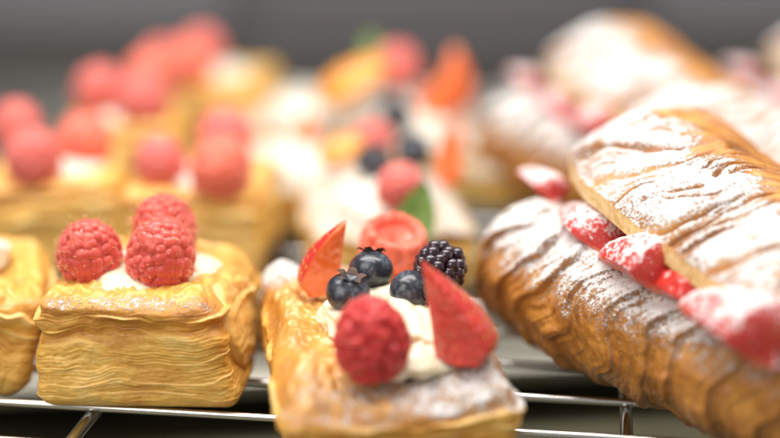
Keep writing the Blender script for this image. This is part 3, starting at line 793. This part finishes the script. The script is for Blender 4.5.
# ------------------------------------------------------------------ rear danishes on the left (out of focus)
pb_lo = pastry_mesh('pastry_body', (2.9, 3.2, 1.75), (70, 70, 50), 61, r=0.5, well=(0, 0, 1.7, 1.7, 0.3), toast0=0.22, glaze=0.6)
cr_lo = cream_mesh('cream', 1.9, 1.9, 0.6, 33, M_creamw, n=30, m=40)
def rear_danish(label, loc, rz, first=[None], tilt=0.0, scale=1.0):
    if first[0] is None:
        t = thing('raspberry_danish', label, 'pastry', loc, (tilt, 0, rz), 'out of focus raspberry danishes behind')
        put('pastry_body', pb_lo, parent=t); put('cream', cr_lo, (0.1, -0.2, 3.45), parent=t); first[0] = t
        t.scale = (scale,) * 3
        return t
    return copy_tree(first[0], loc, (tilt, 0, rz), label, scale=scale)
rear_danish('blurred raspberry pastry behind the left edge, in the second row', (-14.3, 16.0, 0), 0.1)
rear_danish('blurred raspberry pastry directly behind the front left pastry', (-7.9, 14.6, 0), -0.1)
rear_danish('blurred raspberry pastry in the third row on the left', (-13.0, 26.2, 0), 0.05)
rear_danish('farthest blurred raspberry pastry, tallest at the back left', (-9.6, 35.0, 0), -0.15, scale=1.08)
RG = 'raspberries on the out of focus danishes'
def rr(label, loc, rot=(0, 0, 0), sc=1.0, k=0):
    o = put('raspberry', rasp_lo[k % 3], loc, rot, scale=sc); tag(o, label, 'raspberry', RG)
rr('blurred raspberry in front on the second row pastry at the left edge', (-14.8, 14.0, 3.7), (0.1, 0, 0), 1.12, 0)
rr('blurred raspberry at the left edge, just behind the front one of the second row pastry', (-16.6, 18.6, 4.0), (0, 0.1, 1), 1.0, 1)
rr('blurred raspberry right of a white cream dab on the second row left pastry', (-13.2, 16.4, 3.7), (0.1, 0.1, 2), 1.08, 2)
rr('blurred small raspberry on the left of the pastry behind the front left one', (-9.4, 13.6, 3.7), (0.2, -0.1, 0), 1.0, 1)
rr('blurred large raspberry in front on the pastry behind the front left one', (-6.95, 12.2, 3.6), (0.1, 0.1, 1), 1.15, 2)
rr('blurred raspberry at the back of the pastry behind the front left one', (-7.1, 16.6, 4.0), (0, 0.2, 2), 1.1, 0)
rr('blurred raspberry on the left of the third row pastry', (-14.2, 26.0, 4.0), (0, -0.1, 1), 1.15, 0)
rr('blurred raspberry in front on the third row pastry', (-11.9, 24.8, 3.7), (0.1, 0, 0), 1.2, 1)
rr('blurred raspberry at the back of the third row pastry', (-12.2, 27.9, 4.2), (0.0, 0.1, 0), 1.15, 2)
rr('blurred raspberry on the left of the farthest left pastry', (-12.3, 34.8, 3.6), (0, -0.1, 0), 1.15, 1)
rr('blurred orange red raspberry in front on the farthest left pastry', (-11.0, 33.0, 3.7), (0.2, 0, 2), 1.25, 2)
rr('blurred raspberry highest on the farthest left pastry', (-10.4, 35.6, 4.1), (0, 0, 1), 1.2, 0)

# ------------------------------------------------------------------ rear fruit danishes in the middle
pm_lo = pastry_mesh('pastry_body', (3.3, 4.6, 1.25), (60, 80, 30), 71, r=0.5, well=(0.2, 0, 2.0, 3.0, 0.3), toast0=0.18, glaze=0.5, sugar=lambda V, N: 0.55 * sstep(-0.2, 0.5, N[:, 2]))
cm_lo = cream_mesh('cream', 2.1, 3.1, 0.9, 35, M_creamw, n=40, m=50)
t = thing('fruit_danish', 'blurred sugared fruit pastry in the second row, behind the mint leaf', 'pastry', (-0.3, 14.0, 0), (0, 0, 0.12), 'out of focus fruit danishes behind')
put('pastry_body', pm_lo, parent=t); put('cream', cm_lo, (0, 0, 2.6), parent=t)
copy_tree(t, (1.0, 27.5, 0), (0, 0, 0.05), 'blurred sugared fruit pastry in the third row in the middle', scale=1.05)
copy_tree(t, (-4.4, 21.5, 0), (0, 0, 0.3), 'blurred sugared fruit pastry right of the raspberry pastries', scale=0.9)
copy_tree(t, (-4.6, 32.5, 0), (0, 0, 0.1), 'blurred pale pastry far back, between the farthest raspberry pastry and the fruit pastries', scale=0.95)
copy_tree(t, (5.6, 25.0, 0), (0, 0, -0.2), 'blurred sugared pastry between the tall orange wedge and the croissants', scale=0.75)
FG = 'fruit on the out of focus fruit danishes'
o = put('mint_leaf', leaf_me, (0.6, 8.1, 2.2), (math.radians(70), math.radians(14), math.radians(-8)), scale=1.0); tag(o, 'green mint leaf standing up behind the front middle pastry', 'leaf')
o = put('raspberry', rasp_lo[0], (0.35, 10.6, 3.5), (0.1, 0, 0.5), scale=0.9); tag(o, 'blurred dark pink raspberry behind the mint leaf', 'raspberry', FG)
blueberry('blurred blueberry above the raspberry on the second row fruit pastry', (-0.7, 14.6, 4.1), (0.5, 0.2, 0), 1.1, FG)
blueberry('blurred blueberry at the back of the second row fruit pastry', (1.0, 16.4, 4.1), (-0.3, 0.4, 0), 1.1, FG)
sl = strawberry_wedge_mesh('strawberry_wedge', 17, R=1.2, H=2.8, span=2.2, seeds=False, nt=30, nf=24, mats=[M_sorange, M_sorange, M_seed])
def apricot_mesh():
    P, F, th, ph = sphere_grid(30, 40)
    V = P * np.array([1.5, 1.0, 0.75]) * (1 + 0.06 * gn(P * 1.5, 3))[:, None]
    V[:, 2] = np.where(V[:, 2] < 0, V[:, 2] * 0.35 + 0.25 * (1 - (V[:, 0] / 1.5) ** 2), V[:, 2])
    return make_mesh('apricot_half', V, F, M_apricot)
apr = apricot_mesh()
def fr(name, me, label, cat, loc, rot=(0, 0, 0), sc=1.0):
    o = put(name, me, loc, rot, scale=sc); tag(o, label, cat, FG)
fr('apricot_half', apr, 'blurred orange apricot half on the left of the second row fruit pastry', 'apricot', (-2.1, 17.6, 3.8), (0.6, -0.3, 0.2), 0.75)
fr('apricot_half', apr, 'blurred apricot half on the third row fruit pastry, highest on its left', 'apricot', (-1.9, 28.2, 4.6), (0.4, -0.5, 0.1), 1.3)
fr('strawberry_wedge', sl, 'blurred pale strawberry slice on the right of the second row fruit pastry', 'strawberry', (2.3, 14.6, 2.9), (0.2, 0.1, 2.6), 0.85)
fr('strawberry_wedge', sl, 'blurred tall orange strawberry wedge, highest on the third row fruit pastry', 'strawberry', (3.1, 28.6, 2.8), (0.0, 0.05, 0.4), 1.3)
fr('strawberry_wedge', sl, 'blurred strawberry wedge left of the tall orange one', 'strawberry', (1.7, 26.0, 3.2), (0.2, -0.5, 2.9), 1.1)
o = put('raspberry', rasp_lo[1], (0.4, 30.5, 4.2), (0, 0, 0), scale=1.1); tag(o, 'blurred raspberry at the back of the third row fruit pastry', 'raspberry', FG)
o = put('mint_leaf', leaf_me, (-0.9, 32.2, 4.6), (math.radians(60), 0, 0.2), scale=0.7); tag(o, 'blurred green leaf at the very back of the third row fruit pastry', 'leaf')
blueberry('blurred blueberry in front on the third row fruit pastry', (0.3, 24.6, 3.8), (0.3, 0, 0), 1.2, FG)

fr('strawberry_wedge', sl, 'blurred small orange strawberry wedge low between the two fruit pastries', 'strawberry', (2.4, 20.6, 2.6), (0.3, 0.4, 1.4), 0.8)
fr('raspberry', rasp_lo[0], 'blurred raspberry beside the lower orange apricot half', 'raspberry', (-0.9, 18.4, 3.4), (0, 0.2, 0), 0.9)
fr('strawberry_wedge', sl, 'blurred strawberry wedge on the small pastry right of the raspberry pastries', 'strawberry', (-4.0, 22.0, 2.8), (-0.5, 0.2, 0.3), 0.7)
# ------------------------------------------------------------------ rear croissants (out of focus)
for off, nm in (((1.0, 19.0, 0), 'blurred croissant behind'), ((12.0, 21.0, 0), 'blurred croissant right edge')):
    copy_tree(tC, off, (0, 0, 0), {'blurred croissant behind': 'large blurred sugared croissant rising behind the front one', 'blurred croissant right edge': 'blurred croissant at the right picture edge in the back'}[nm])
    for lb, me, loc, rt, sc in SD:
        if off[0] > 5 and loc[1] < -4: continue
        straw(lb + ', ' + nm, tuple(a + b for a, b in zip(loc, off)), [math.radians(a) for a in rt], sc, me or s_deep, 'strawberries inside the blurred croissants')
